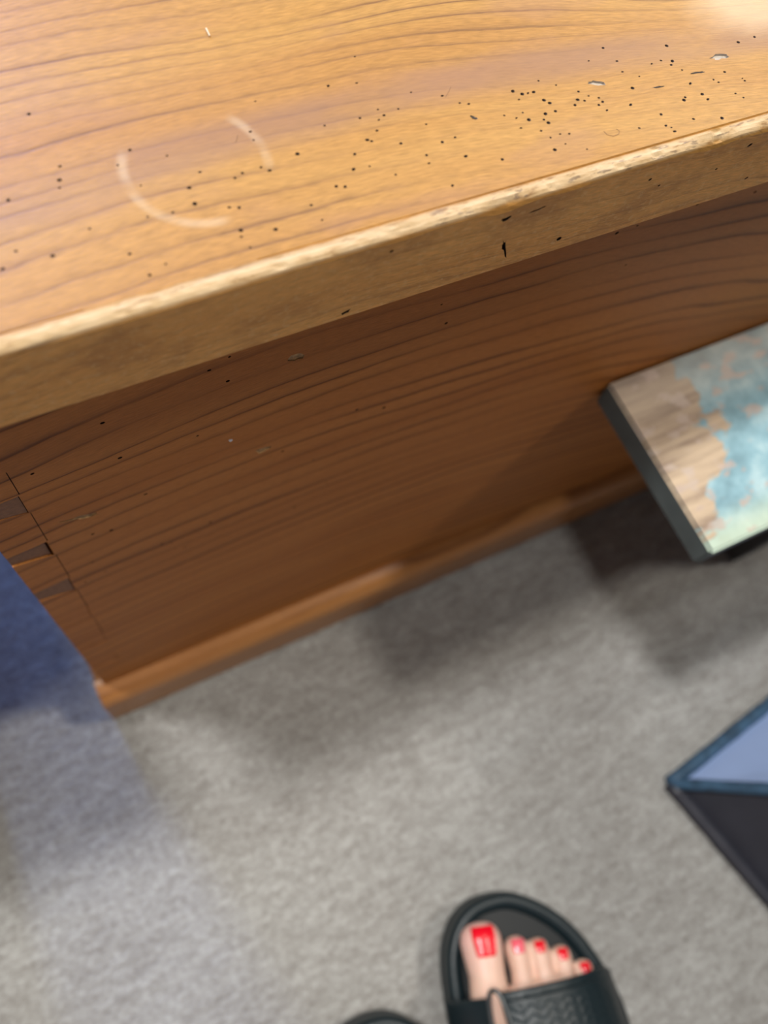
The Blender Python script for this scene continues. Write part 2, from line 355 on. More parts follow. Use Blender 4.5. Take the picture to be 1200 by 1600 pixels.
def lid_profile(x):
    """front edge of the lid from the flat top round to the underside at x."""
    n1 = mnoise.noise(Vector((x * 60, 0, 1))); n2 = mnoise.noise(Vector((x * 230, 0, 5))); n3 = mnoise.noise(Vector((x * 14, 2, 8)))
    w = 0.5 + 0.5 * min(1, max(0, (x - 0.09) / 0.05))        # right half is more splintered
    c1 = max(0, n1 + 0.10) * 0.0020 * w; c2 = max(0, n2) * 0.0013 * w
    dip = 0.0012 * math.exp(-((x - 0.121) / 0.006) ** 2)
    y0 = LY0 + n3 * 0.0004
    pts = [(LY0 + 0.0046, LZ1), (LY0 + 0.0043, LZ1 - 0.0005 * w * (n3 > -0.25)), (LY0 + 0.0039, LZ1 - 0.0001), (LY0 + 0.0032, LZ1 - 0.0002 - c2 * 0.6),
           (LY0 + 0.0023, LZ1 - 0.0004 - c1 * 0.5), (LY0 + 0.0014, LZ1 - 0.0008 - c1 * 0.8 - c2 - dip * 0.5),
           (LY0 + 0.0007, LZ1 - 0.0015 - c1 - dip), (y0 + 0.0002, LZ1 - 0.0028 - c1 - dip)]
    return pts, y0
NXL = 620
xs = []
for i in range(NXL + 1):
    q = i / NXL; xs.append(LX0 + (LX1 - LX0) * (q * 0.55 if q < 0.8 else 0.44 + (q - 0.8) / 0.2 * 0.56))
lid = MB()
# materials: 0 lid wood, 1 hole, 2 chip
flat = [(x, LY0 + 0.0046) for x in xs] + [(LX1, LY1), (LX0, LY1)]
holes = []
for k, (hx, hy) in enumerate(LID_HOLES):
    if hy < LY0 + 0.0054: continue
    if any((hx - a) ** 2 + (hy - b) ** 2 < 0.0015 ** 2 for a, b in LID_HOLES[:k]): hx += 0.0013
    holes.append((ellipse_hole(hx, hy, random.choice((0.00035, 0.00043, 0.0005, 0.00062))), 0.0022, 4, 4))
chips = [(0.1671, 0.1452, 0.0030, 0.0010, -0.35), (0.2108, 0.1433, 0.0028, 0.0010, -0.1), (0.1265, 0.1442, 0.0010, 0.0005, -0.9),
         (0.2005, 0.1398, 0.0026, 0.00035, -0.1), (0.1850, 0.1385, 0.0020, 0.0003, -0.15), (0.2160, 0.1402, 0.0024, 0.0003, -0.2)]
def near(h, c): return any(math.hypot(p[0] - c[0], p[1] - c[1]) < c[2] * 1.5 + 0.0006 for p in h[0])
holes = [h for h in holes if not any(near(h, c) for c in chips)]
for c in chips: holes.append((ragged(*c), 0.0007, 2, 2 if c[3] > 0.0006 else 1))
# drop overlapping loops
ok = []
for h in holes:
    cx = sum(p[0] for p in h[0]) / len(h[0]); cy = sum(p[1] for p in h[0]) / len(h[0]); r = max(math.hypot(p[0]-cx, p[1]-cy) for p in h[0])
    if all(math.hypot(cx - a, cy - b) > r + q for a, b, q in [o[1] for o in ok]): ok.append((h, (cx, cy, r)))
holed_panel(lid, flat, [h for h, _ in ok], lambda a, b: (a, b, LZ1), (0, 0, -1))
strip = []; zt = []
for x in xs:
    pts, y0 = lid_profile(x); strip.append([(x, a, b) for a, b in pts])
np_ = len(strip[0]); vs = [p for c in strip for p in c]; fs = []
for i in range(len(xs) - 1):
    for j in range(np_ - 1):
        a = i * np_ + j; fs.append((a, a + 1, a + np_ + 1, a + np_))
lid.add(vs, fs)
# front face of the lid with its own holes and the split below the knot
top_edge = [(s[-1][0], s[-1][2]) for s in strip]
fh = []
for hx, hz, r in ((0.1729, 0.4195, 0.0006), (0.1785, 0.4152, 0.0005), (0.2003, 0.4147, 0.0005), (0.219, 0.4047, 0.0007), (0.2085, 0.4217, 0.0009), (0.1479, 0.4038, 0.0009), (0.089, 0.4225, 0.0006)):
    fh.append((ellipse_hole(hx, hz, r), 0.004, 1, 1))
fh.append((ragged(0.1275, 0.4082, 0.0042, 0.00055, -1.15, 12, 0.5), 0.0025, 1, 1))
fh.append((ragged(0.1235, 0.4215, 0.0016, 0.0008, 0.2, 12, 0.4), 0.002, 1, 1))
fh.append((ragged(0.1340, 0.4216, 0.0028, 0.0003, 0.15, 12, 0.4), 0.001, 1, 1))
fh.append((ragged(0.0785, 0.4008, 0.0016, 0.0006, 0.3, 12, 0.4), 0.001, 1, 1))
holed_panel(lid, [(LX0, LZ0)] + [(LX1, LZ0)] + top_edge[::-1], fh, lambda a, b: (a, LY0 + 0.0002 + mnoise.noise(Vector((a * 14, 2, 8))) * 0.0004, b), (0, 1, 0), 3)
lid.add([(LX0, LY0 + 0.0008, LZ0), (LX1, LY0 + 0.0008, LZ0), (LX1, LY1, LZ0), (LX0, LY1, LZ0), (LX0, LY1, LZ1), (LX1, LY1, LZ1), (LX0, LY0 + 0.005, LZ1), (LX1, LY0 + 0.005, LZ1), (LX0, LY0, LZ1 - 0.003), (LX1, LY0, LZ1 - 0.003)],
        [(0, 3, 2, 1), (2, 3, 4, 5), (0, 8, 6, 4, 3), (1, 2, 5, 7, 9)])
lid_o = lid.build('lid', None, chest, [M['wood_lid'], M['hole'], M['chip'], M['wood_edge'], M['hazed_hole']])
tag(lid_o, 'thick worm-holed honey lid with a pale cup ring')

# scratches and bristles lying on the lid
M['scratch'] = plain('scratch', (0.24, 0.13, 0.06), 0.8)
M['bristle'] = plain('bristle', (0.78, 0.62, 0.40), 0.6)
sc = MB(); sc.tube([(0.1600, 0.1290, LZ1), (0.1602, 0.1276, LZ1), (0.1618, 0.1266, LZ1), (0.1636, 0.1268, LZ1), (0.1645, 0.1276, LZ1), (0.1640, 0.1286, LZ1)], 0.00010, 5)
sc.build('scratch', M['scratch'], lid_o)
sc = MB(); sc.tube([(0.0640, 0.1570, LZ1), (0.0634, 0.1560, LZ1), (0.0626, 0.1550, LZ1)], 0.00012, 5); sc.build('scratch', M['scratch'], lid_o)
sc = MB(); sc.tube([(0.1255, 0.1560, LZ1), (0.1240, 0.1545, LZ1), (0.1222, 0.1530, LZ1)], 0.00008, 5); sc.build('scratch', M['scratch'], lid_o)
br = MB(); br.tube([(0.0699, 0.1932, LZ1 + 0.0003), (0.0698, 0.1917, LZ1 + 0.0004), (0.0698, 0.1903, LZ1 + 0.0003)], 0.00022, 6); br.build('bristle', M['bristle'], lid_o)

# body front board with dovetail sockets
PINS = [(0.3385, 0.3246), (0.2963, 0.2821), (0.2531, 0.2364), (0.2067, 0.1900), (0.1610, 0.1450), (0.3810, 0.3668), (0.1150, 0.0990)]
XB, XA = -0.0213, CX0
bh = []
for hx, hz in BODY_HOLES:
    if hz > LZ0 - 0.012: hz = min(hz, 0.386)
    bh.append((ellipse_hole(hx, hz, random.choice((0.0005, 0.0007, 0.0008))), 0.004, 1, 1))
for k in ((0.0709, 0.3672, 0.0030, 0.0019, -0.1), (0.0607, 0.3085, 0.0028, 0.0022, 0.0)):
    bh = [h for h in bh if not near(h, k)]; bh.append((ragged(*k), 0.00035, 2, 2))
bh.append((ragged(-0.0066, 0.3061, 0.0062, 0.0013, -0.35, 18, 0.5), 0.0003, 2, 2))
bh.append((ragged(0.0483, 0.3257, 0.0006, 0.0013, 0.4, 8, 0.3), 0.0002, 3, 3))
front = MB()
out = [(XA, 0.05)]
for zt_, zb in sorted(PINS, key=lambda q: q[1]):
    c = (zt_ - zb) * 0.18
    out += [(XA, zb + c), (XB, zb), (XB, zt_), (XA, zt_ - c)]
out += [(XA, LZ0), (CX1, LZ0), (CX1, 0.05)]
clean = []
for h in bh:
    cx = sum(p[0] for p in h[0]) / len(h[0]); cy = sum(p[1] for p in h[0]) / len(h[0]); r = max(math.hypot(p[0]-cx, p[1]-cy) for p in h[0])
    if all(math.hypot(cx - a, cy - b) > r + q for a, b, q in [o[1] for o in clean]): clean.append((h, (cx, cy, r)))
# scribed base line of the joint
for a, b in ((0.356, 0.3395), (0.3240, 0.2972), (0.2815, 0.2540), (0.2355, 0.2075), (0.1890, 0.162)):
    clean.append((([(XB + 0.0003, b), (XB + 0.0006, b), (XB + 0.0006, a), (XB + 0.0003, a)], 0.0006, 1, 1), None))
holed_panel(front, out, [h for h, _ in clean], lambda a, b: (a, CY0, b), (0, 1, 0))
# returns of the sockets and outer edges, and the back of the board
n = len(out); D = 0.016
front.add([(a, CY0, b) for a, b in out] + [(a, CY0 + D, b) for a, b in out], [(i, n + i, n + (i + 1) % n, (i + 1) % n) for i in range(n)] + [tuple(range(n, 2 * n))])
M['speck'] = plain('pale_speck', (0.75, 0.75, 0.78), 0.6)
front_o = front.build('front_board', None, chest, [M['wood_body'], M['hole'], M['knot'], M['speck']])
# side, back and bottom boards
def board(name, a, b, mat, lab=None):
    mb = MB(); mb.bbox(a, b, 0.0012); return mb.build(name, mat, chest)
side = board('side_board', (XA, CY0 + D + 0.0002, 0.05), (XA + 0.0147, CY1, LZ0), M['wood_body'])
for i, (zt_, zb) in enumerate(PINS):
    c = (zt_ - zb) * 0.18; g = 0.0002 + 0.0002 * (i % 2); rec = (0.0002, 0.0007, 0.0003, 0.0001, 0.0002, 0.0002, 0.0002)[i]
    x1 = XB - (0.0003, 0.0011, 0.0004, 0.0003, 0.0002, 0.0003, 0.0003)[i]
    pr = [(XA - 0.0001, zb + c + g), (x1, zb + g), (x1, zt_ - g), (XA - 0.0001, zt_ - c - g)]
    mb = MB()
    mb.add([(a, CY0 + rec, b) for a, b in pr] + [(a, CY0 + D, b) for a, b in pr], [(0, 1, 2, 3), (7, 6, 5, 4)] + [(j, 4 + j, 4 + (j + 1) % 4, (j + 1) % 4) for j in range(4)])
    mb.build('dovetail_pin', M['end_grain'] if i < 3 else M['wood_body'], side)
board('side_board', (CX1 - 0.0147, CY0 + D + 0.0002, 0.05), (CX1, CY1, LZ0), M['wood_body'])
board('back_board', (XA + 0.015, CY1 - 0.016, 0.05), (CX1 - 0.015, CY1, LZ0), M['wood_body'])
board('bottom_board', (XA + 0.015, CY0 + D + 0.0003, 0.05), (CX1 - 0.015, CY1 - 0.0163, 0.062), M['inside'])
# plinth: moulded strip on each side, rounded upper edge
def plinth_strip(axis, a0, a1, face, back):
    s = 1 if back > face else -1
    d = abs(back - face)
    prof = [(0, 0), (0, 0.040), (0.0008, 0.0445), (0.003, 0.0485), (0.0065, 0.0515), (d * 0.8, 0.0535), (d, 0.0540), (d, 0.0)]
    rings = []
    for a in [a0 + (a1 - a0) * i / 40 for i in range(41)]:
        w = mnoise.noise(Vector((a * 25, axis * 7, 3))) * 0.0003
        rings.append([((a, face + s * (p + w * (p < 0.002)), z) if axis == 0 else (face + s * (p + w * (p < 0.002)), a, z)) for p, z in prof])
    mb = MB(); mb.loft(rings)
    return mb.build('plinth', M['wood_plinth'], chest)
PL = -0.0415
plinth_strip(0, PL, CX1 + 0.0055, 0.1142, CY0 + 0.004)
plinth_strip(1, CY0 + 0.0042, CY1 + 0.005, PL, CX0 + 0.006)
plinth_strip(1, CY0 + 0.0042, CY1 + 0.005, CX1 + 0.0055, CX1 - 0.006)
plinth_strip(0, PL, CX1 + 0.0055, CY1 + 0.0152, CY1 + 0.0052)

# ------------------------------------------------------------------ unseen cupboards, added to shade the carpet
shade_cabinet = empty('shade_cabinet', (-0.37, 0.345, 0), 'dark wooden shade blocker, added out of view left of the chest', 'shade_cabinet')  # added out of view to keep lamp light out of the gap
M['shade_cabinet_wood'] = wood('shade_cabinet_wood', 2, (0.2, 0.1, 0.02), 90, (0.12, 0.06, 0.035), (0.09, 0.045, 0.027), (0.05, 0.022, 0.012))
mb = MB(); mb.bbox((-0.62, 0.140, 0.03), (-0.118, 0.55, 0.44), 0.003); mb.build('body', M['shade_cabinet_wood'], shade_cabinet)
mb = MB(); mb.bbox((-0.63, 0.130, 0.4402), (-0.112, 0.56, 0.46), 0.003); mb.build('top', M['shade_cabinet_wood'], shade_cabinet)
mb = MB(); mb.bbox((-0.61, 0.150, 0.0), (-0.125, 0.54, 0.0298), 0.003); mb.build('base', M['shade_cabinet_wood'], shade_cabinet)
for x0 in (-0.61, -0.366):
    mb = MB(); mb.bbox((x0, 0.132, 0.05), (x0 + 0.238, 0.1398, 0.42), 0.002); d_ = mb.build('door', M['shade_cabinet_wood'], shade_cabinet)
    mb = MB(); kx = x0 + (0.225 if x0 < -0.5 else 0.013); mb.tube([(kx, 0.132, 0.25), (kx, 0.122, 0.25), (kx, 0.116, 0.25)], [0.003, 0.004, 0.007], 12); mb.build('knob', M['end_grain'], d_)

tall = empty('tall_shade_cabinet', (0.74, -0.36, 0), 'tall dark wooden shade blocker, added out of view right of the tapered box', 'shade_cabinet')  # second added blocker, keeps lamp light off the carpet at right
mb = MB(); mb.bbox((0.56, -0.66, 0.05), (0.94, -0.10, 0.86), 0.003); mb.build('body', M['shade_cabinet_wood'], tall)
mb = MB(); mb.bbox((0.548, -0.672, 0.8602), (0.952, -0.088, 0.885), 0.003); mb.build('top', M['shade_cabinet_wood'], tall)
mb = MB(); mb.bbox((0.575, -0.645, 0.0), (0.925, -0.115, 0.0498), 0.003); mb.build('base', M['shade_cabinet_wood'], tall)
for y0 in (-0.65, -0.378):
    mb = MB(); mb.bbox((0.552, y0, 0.07), (0.5598, y0 + 0.268, 0.84), 0.002); d_ = mb.build('door', M['shade_cabinet_wood'], tall)
    ky = y0 + (0.252 if y0 < -0.5 else 0.016); mb = MB(); mb.tube([(0.552, ky, 0.5), (0.542, ky, 0.5), (0.536, ky, 0.5)], [0.003, 0.004, 0.007], 12); mb.build('knob', M['end_grain'], d_)

# ------------------------------------------------------------------ painted bench
def bench_material():
    t = NT('worn_paint'); p = t.xyz(); x, y = p[0], p[1]
    st = t.noise(t.scale(t.tc, (16, 210, 1)), 1.0, 3, 0.6)
    st2 = t.noise(t.scale(t.tc, (30, 70, 1)), 1.0, 3, 0.6)
    w = t.ramp(t.math('ADD', t.math('MULTIPLY', st, 0.7), t.math('MULTIPLY', st2, 0.3)), [(0.34, (0.20, 0.135, 0.10)), (0.48, (0.44, 0.335, 0.235)), (0.62, (0.60, 0.47, 0.33))])
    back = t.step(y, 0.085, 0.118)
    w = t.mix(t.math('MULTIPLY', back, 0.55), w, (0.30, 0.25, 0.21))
    n = t.noise(t.scale(t.tc, (20, 27, 1)), 1.0, 6, 0.62, 0.5)
    u = t.math('ADD', t.math('MULTIPLY', t.math('SUBTRACT', x, 0.292), 5.0), t.math('MULTIPLY', t.math('SUBTRACT', 1.0, t.step(y, 0.050, 0.075)), 0.30))
    f = t.math('ADD', n, u)
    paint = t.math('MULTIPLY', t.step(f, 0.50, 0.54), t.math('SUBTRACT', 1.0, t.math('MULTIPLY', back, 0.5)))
    n2 = t.noise(t.scale(t.tc, (60, 60, 1)), 1.0, 4, 0.6)
    blue = t.ramp(n2, [(0.3, (0.15, 0.28, 0.34)), (0.5, (0.25, 0.44, 0.52)), (0.66, (0.42, 0.60, 0.65))])
    blue = t.mix(t.math('MULTIPLY', t.math('SUBTRACT', 1.0, t.step(y, 0.030, 0.048)), 0.6), blue, (0.60, 0.68, 0.46))
    rub = t.step(t.noise(t.scale(t.tc, (75, 120, 1)), 1.0, 4, 0.6), 0.56, 0.62)
    c = t.mix(paint, w, blue)
    c = t.mix(t.math('MULTIPLY', rub, 0.75), c, t.mix(n2, (0.38, 0.26, 0.22), (0.60, 0.53, 0.46)))
    t.bump(t.math('ADD', paint, t.math('MULTIPLY', st, 0.5)), 0.5, 0.0006)
    return t.set(Base_Color=c, Roughness=0.6)
M['bench_top'] = bench_material()
M['bench_edge'] = plain('bench_edge_paint', (0.09, 0.115, 0.118), 0.6, nscale=70, var=0.35)
M['bench_leg'] = plain('bench_leg_paint', (0.05, 0.05, 0.05), 0.7, nscale=80)
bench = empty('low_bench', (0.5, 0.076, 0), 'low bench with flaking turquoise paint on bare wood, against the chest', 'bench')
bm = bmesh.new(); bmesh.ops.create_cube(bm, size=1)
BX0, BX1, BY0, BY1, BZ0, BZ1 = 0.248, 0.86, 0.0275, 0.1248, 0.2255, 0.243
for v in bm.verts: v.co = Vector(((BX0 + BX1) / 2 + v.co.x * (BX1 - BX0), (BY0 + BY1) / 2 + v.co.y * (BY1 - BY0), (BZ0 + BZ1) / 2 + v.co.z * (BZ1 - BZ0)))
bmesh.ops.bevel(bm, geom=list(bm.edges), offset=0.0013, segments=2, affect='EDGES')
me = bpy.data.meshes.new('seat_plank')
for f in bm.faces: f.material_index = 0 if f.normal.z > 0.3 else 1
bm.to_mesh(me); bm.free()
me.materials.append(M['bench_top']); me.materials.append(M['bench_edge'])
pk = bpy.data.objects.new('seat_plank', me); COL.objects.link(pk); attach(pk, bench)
for x in (0.44, 0.80):
    for y in (0.042, 0.098):
        mb = MB(); mb.bbox((x - 0.012, y - 0.009, 0), (x + 0.012, y + 0.009, BZ0), 0.0015); mb.build('leg', M['bench_leg'], bench)
    mb = MB(); mb.bbox((x - 0.008, 0.0512, 0.19), (x + 0.008, 0.0888, BZ0), 0.0015); mb.build('rail', M['bench_leg'], bench)
mb = MB(); mb.bbox((0.4525, 0.069, 0.10), (0.7875, 0.081, 0.13), 0.0015); mb.build('stretcher', M['bench_leg'], bench)
for x in (0.44, 0.80):
    mb = MB(); mb.bbox((x - 0.007, 0.0512, 0.10), (x + 0.007, 0.0888, 0.13), 0.0015); mb.build('rail', M['bench_leg'], bench)

# ------------------------------------------------------------------ blue framed tapered box
M['blue_frame'] = plain('worn_blue_frame', (0.035, 0.085, 0.15), 0.5, nscale=140, var=0.9, bump=0.5, bdist=0.001)
M['pale_panel'] = plain('pale_lavender_panel', (0.33, 0.45, 0.74), 0.25, nscale=40, var=0.08)
M['shaded_panel'] = plain('panel_shade_tone', (0.035, 0.037, 0.05), 0.45, nscale=60, var=0.2)  # shaded copy of the pale panel, shade put into the colour
A = math.radians(8.0); E1 = Vector((math.cos(A), math.sin(A), 0)); G1 = Vector((math.sin(A + 0.10), -math.cos(A + 0.10), 0)); UP = Vector((0, 0, 1))
C0 = Vector((0.2865, -0.0850, 0.0)); S = 0.20; IN = 0.066; HH = 0.098
box = empty('tapered_box', C0 + (E1 + G1) * S / 2, 'tapered box with worn blue edges and pale lavender panel on the carpet', 'box')
bc = [C0, C0 + E1 * S, C0 + E1 * S + G1 * S, C0 + G1 * S]
cen = sum(bc, Vector()) / 4
tp = [b + (cen - b).normalized() * IN * math.sqrt(2) + UP * HH for b in bc]
W = 0.0065
for i in range(4):
    j = (i + 1) % 4
    nrm = (bc[j] - bc[i]).cross(tp[i] - bc[i]).normalized()
    if nrm.dot((bc[i] + bc[j]) / 2 - cen) < 0: nrm = -nrm
    q = [bc[i], bc[j], tp[j], tp[i]]; q = [p + UP * 0.001 - nrm * 0.001 for p in q]
    ins = [p - nrm * 0.003 for p in q]
    mb = MB(); mb.add(q + ins, [(0, 1, 2, 3), (7, 6, 5, 4), (0, 4, 5, 1), (1, 5, 6, 2), (2, 6, 7, 3), (3, 7, 4, 0)])
    mb.build('panel', M['pale_panel'] if i in (0, 1) else M['shaded_panel'], box)  # last two sides get the painted-in shade
def bar(a, b, w, h, name, mat=None):
    N = 24; pts = []; rr = []
    for k in range(N + 1):
        q = a.lerp(b, k / N); pts.append(q); rr.append(w * (1 + 0.22 * mnoise.noise(Vector((q.x * 180, q.y * 180, q.z * 180)))))
    mb = MB(); mb.tube(pts, rr, 8); return mb.build(name, mat or M['blue_frame'], box, smooth=True)
for i in range(4):
    j = (i + 1) % 4
    bar(bc[i] + UP * 0.0045, bc[j] + UP * 0.0045, 0.0050, 0, 'bottom_rail', M['shaded_panel'] if i in (2, 3) else None)  # blue rails on those sides darkened the same way to stand for shade
    bar(bc[i] + UP * 0.0045, tp[i], 0.0042, 0, 'corner_post')
    bar(tp[i], tp[j], 0.0042, 0, 'top_rail')
mb = MB(); mb.add([t - UP * 0.002 for t in tp] + [t - UP * 0.005 for t in tp], [(0, 1, 2, 3), (7, 6, 5, 4), (0, 4, 5, 1), (1, 5, 6, 2), (2, 6, 7, 3), (3, 7, 4, 0)])
mb.build('top_panel', M['pale_panel'], box)

# ------------------------------------------------------------------ feet and sandals
def skin_material():
    t = NT('skin'); p = t.xyz()
    n = t.noise(t.tc, 120, 3); n2 = t.noise(t.tc, 900, 2)
    pink = t.step(p[1], -0.125, -0.095)
    c = t.mix(n, (0.72, 0.47, 0.37), (0.82, 0.57, 0.46))
    c = t.mix(t.math('MULTIPLY', pink, 0.55), c, (0.88, 0.50, 0.48))
    t.bump(n2, 0.15, 0.0005)
    return t.set(Base_Color=c, Roughness=0.45, Subsurface_Weight=0.25, Subsurface_Radius=(0.004, 0.0015, 0.001), Subsurface_Scale=0.5)
M['skin'] = skin_material()
M['nail_polish'] = plain('red_nail_polish', (0.80, 0.004, 0.02), 0.25, nscale=30, var=0.05, bump=0.0)
M['nail_pink'] = plain('pink_nail_polish', (0.85, 0.13, 0.18), 0.15, nscale=30, var=0.05, bump=0.0)
M['rubber'] = plain('black_rubber', (0.008, 0.018, 0.023), 0.42, nscale=300, var=0.3)
M['footbed'] = plain('black_footbed', (0.005, 0.008, 0.010), 0.55, nscale=500, var=0.3)
M['weave'] = plain('black_webbing', (0.008, 0.018, 0.023), 0.45, nscale=700, var=0.35)
M['ring_metal'] = plain('dark_ring', (0.10, 0.11, 0.115), 0.35, 0.7)

def frame(tip, deg, mirror):
    a = math.radians(deg); ax = Vector((math.cos(a), math.sin(a), 0)); rt = Vector((math.sin(a), -math.cos(a), 0)) * (-1 if mirror else 1)
    return lambda u, v, z: Vector((tip[0], tip[1], 0)) + ax * u + rt * v + Vector((0, 0, z))
def smooth_loop(pts, n=96):
    m_ = len(pts); out = []
    for k in range(n):
        q = k * m_ / n; i = int(q); t = q - i
        p0, p1, p2, p3 = (Vector(pts[(i + d) % m_]) for d in (-1, 0, 1, 2))
        out.append(0.5 * ((2 * p1) + (p2 - p0) * t + (2 * p0 - 5 * p1 + 4 * p2 - p3) * t * t + (3 * p1 - p0 - 3 * p2 + p3) * t ** 3))
    return out
# sole outline in foot coordinates (u: towards the toes, v: towards the little toe)
SOLE = [(0.002, 0.002), (-0.001, 0.016), (-0.012, 0.033), (-0.029, 0.048), (-0.053, 0.059), (-0.082, 0.065), (-0.120, 0.061), (-0.165, 0.050), (-0.215, 0.046), (-0.250, 0.036),
        (-0.262, 0.010), (-0.252, -0.018), (-0.215, -0.030), (-0.165, -0.028), (-0.120, -0.034), (-0.080, -0.041), (-0.050, -0.040), (-0.025, -0.036), (-0.009, -0.027), (0.000, -0.014)]
def offset_loop(loop, d):
    c = []; n = len(loop)
    for i in range(n):
        t = (loop[(i + 1) % n] - loop[i - 1]).normalized(); nn = Vector((t.y, -t.x)); c.append(loop[i] + nn * d)
    return c
def make_sandal(F, label):
    root = empty('sandal', F(-0.13, 0.012, 0), label, 'sandal')
    loop = smooth_loop([Vector(p) for p in SOLE])
    area = sum(loop[i - 1].x * loop[i].y - loop[i].x * loop[i - 1].y for i in range(len(loop)))
    sg = 1 if area > 0 else -1
    prof = [(-0.004, 0.0), (-0.001, 0.002), (0.0, 0.006), (0.0, 0.012), (-0.0012, 0.0135), (-0.0004, 0.015), (0.0004, 0.020), (0.0, 0.026), (-0.0015, 0.0290), (-0.004, 0.0300), (-0.0075, 0.0290), (-0.0095, 0.0262), (-0.0102, 0.0225)]
    rings = []
    for d, z in prof:
        rings.append([F(p.x, p.y, z) for p in offset_loop(loop, d * sg)])
    mb = MB(); mb.loft(rings); mb.build('sole', M['rubber'], root, smooth=True)
    inner = [F(p.x, p.y, 0.0236) for p in offset_loop(loop, -0.0098 * sg)]; low = [p - Vector((0, 0, 0.001)) for p in inner]
    mb = MB(); mb.loft([low, inner]); mb.build('footbed', M['footbed'], root)
    # straps: s across the foot (v), t along it
    def sv(v): # height of the strap over the foot
        q = (v - 0.010) / 0.0545
        return 0.022 + 0.0475 * max(0.0, 1 - abs(q) ** 2.4) ** 0.75 - 0.0040 * q
    def fe(v): # front edge along u
        return -0.0475 - 0.10 * (v - 0.03) ** 2 * 6 + (v - 0.03) * -0.10 - max(0, v - 0.045) ** 2 * 20
    def strap_patch(name, v0, v1, u_of, width, lift, mat, relief, thick=0.0022, nv=70, nu=54, round_end=0.0):
        top = []; bot = []
        for i in range(nv + 1):
            v = v0 + (v1 - v0) * i / nv
            for j in range(nu + 1):
                t = j / nu
                w = width
                e = 0.0
                if round_end:
                    k = max(0.0, (v - (v1 - round_end)) / round_end); e = (1 - math.sqrt(max(0.0, 1 - k * k))) * 0.48
                tt = e + t * (1 - 2 * e)
                u = u_of(v) - tt * w
                z = sv(v) + lift + (0.10 * tt * w if True else 0)
                edge = min(tt, 1 - tt) * w; edgev = min(abs(v - v0), abs(v1 - v))
                h = 0.0
                if relief and edge > 0.0032 and edgev > 0.003:
                    p = u / 0.0048; q = v / 0.0055
                    col = math.floor(q); s_ = 1 if col % 2 else -1
                    h = 0.00065 * (abs(math.sin(math.pi * (p + s_ * (q - col) * 0.8)))) * (0.35 + 0.65 * math.sin(math.pi * (q - col)))
                elif edge > 0.0005: h = 0.0005
                top.append(F(u, v, z + h)); bot.append(F(u, v, z - thick))
        n1 = nu + 1; N = len(top); fs = []
        for i in range(nv):
            for j in range(nu):
                a = i * n1 + j; fs.append((a, a + 1, a + n1 + 1, a + n1)); fs.append((N + a, N + a + n1, N + a + n1 + 1, N + a + 1))
        for i in range(nv):
            for j in (0, nu):
                a = i * n1 + j; fs.append((a, a + n1, N + a + n1, N + a))
        for j in range(nu):
            for i in (0, nv):
                a = i * n1 + j; fs.append((a, a + 1, N + a + 1, N + a))
        o = mesh_obj(name, top + bot, fs, mat, root, smooth=True)
        bmn = bmesh.new(); bmn.from_mesh(o.data); bmesh.ops.recalc_face_normals(bmn, faces=bmn.faces); bmn.to_mesh(o.data); bmn.free()
        return o
    strap_patch('upper_strap', -0.0185, 0.0640, fe, 0.050, 0.0, M['weave'], True)
    strap_patch('strap_tab', -0.0190, 0.0500, lambda v: fe(v) - 0.004, 0.042, 0.0026, M['weave'], True, round_end=0.016)
    strap_patch('side_strap', -0.0440, -0.0255, lambda v: fe(-0.03) - 0.002, 0.046, 0.0005, M['weave'], False, nv=24, nu=24)
    mb = MB(); pts = []
    for k in range(40):
        a = 2 * math.pi * k / 40; v = -0.0222 + 0.0046 * math.cos(a) * abs(math.cos(a)) ** -0.3 if abs(math.cos(a)) > 1e-3 else -0.0222
        u = fe(-0.022) - 0.024 + 0.0265 * math.sin(a)
        pts.append(F(u, v, sv(v) + 0.0022 + 0.10 * 0.024))
    mb.tube(pts, 0.0013, 8, closed=True); mb.build('ring', M['ring_metal'], root, smooth=True)
    return root

def ring3(c, ax, side, up, hw, hh, n=20):
    return [c + side * math.cos(2*math.pi*k/n) * hw + up * math.sin(2*math.pi*k/n) * hh for k in range(n)]
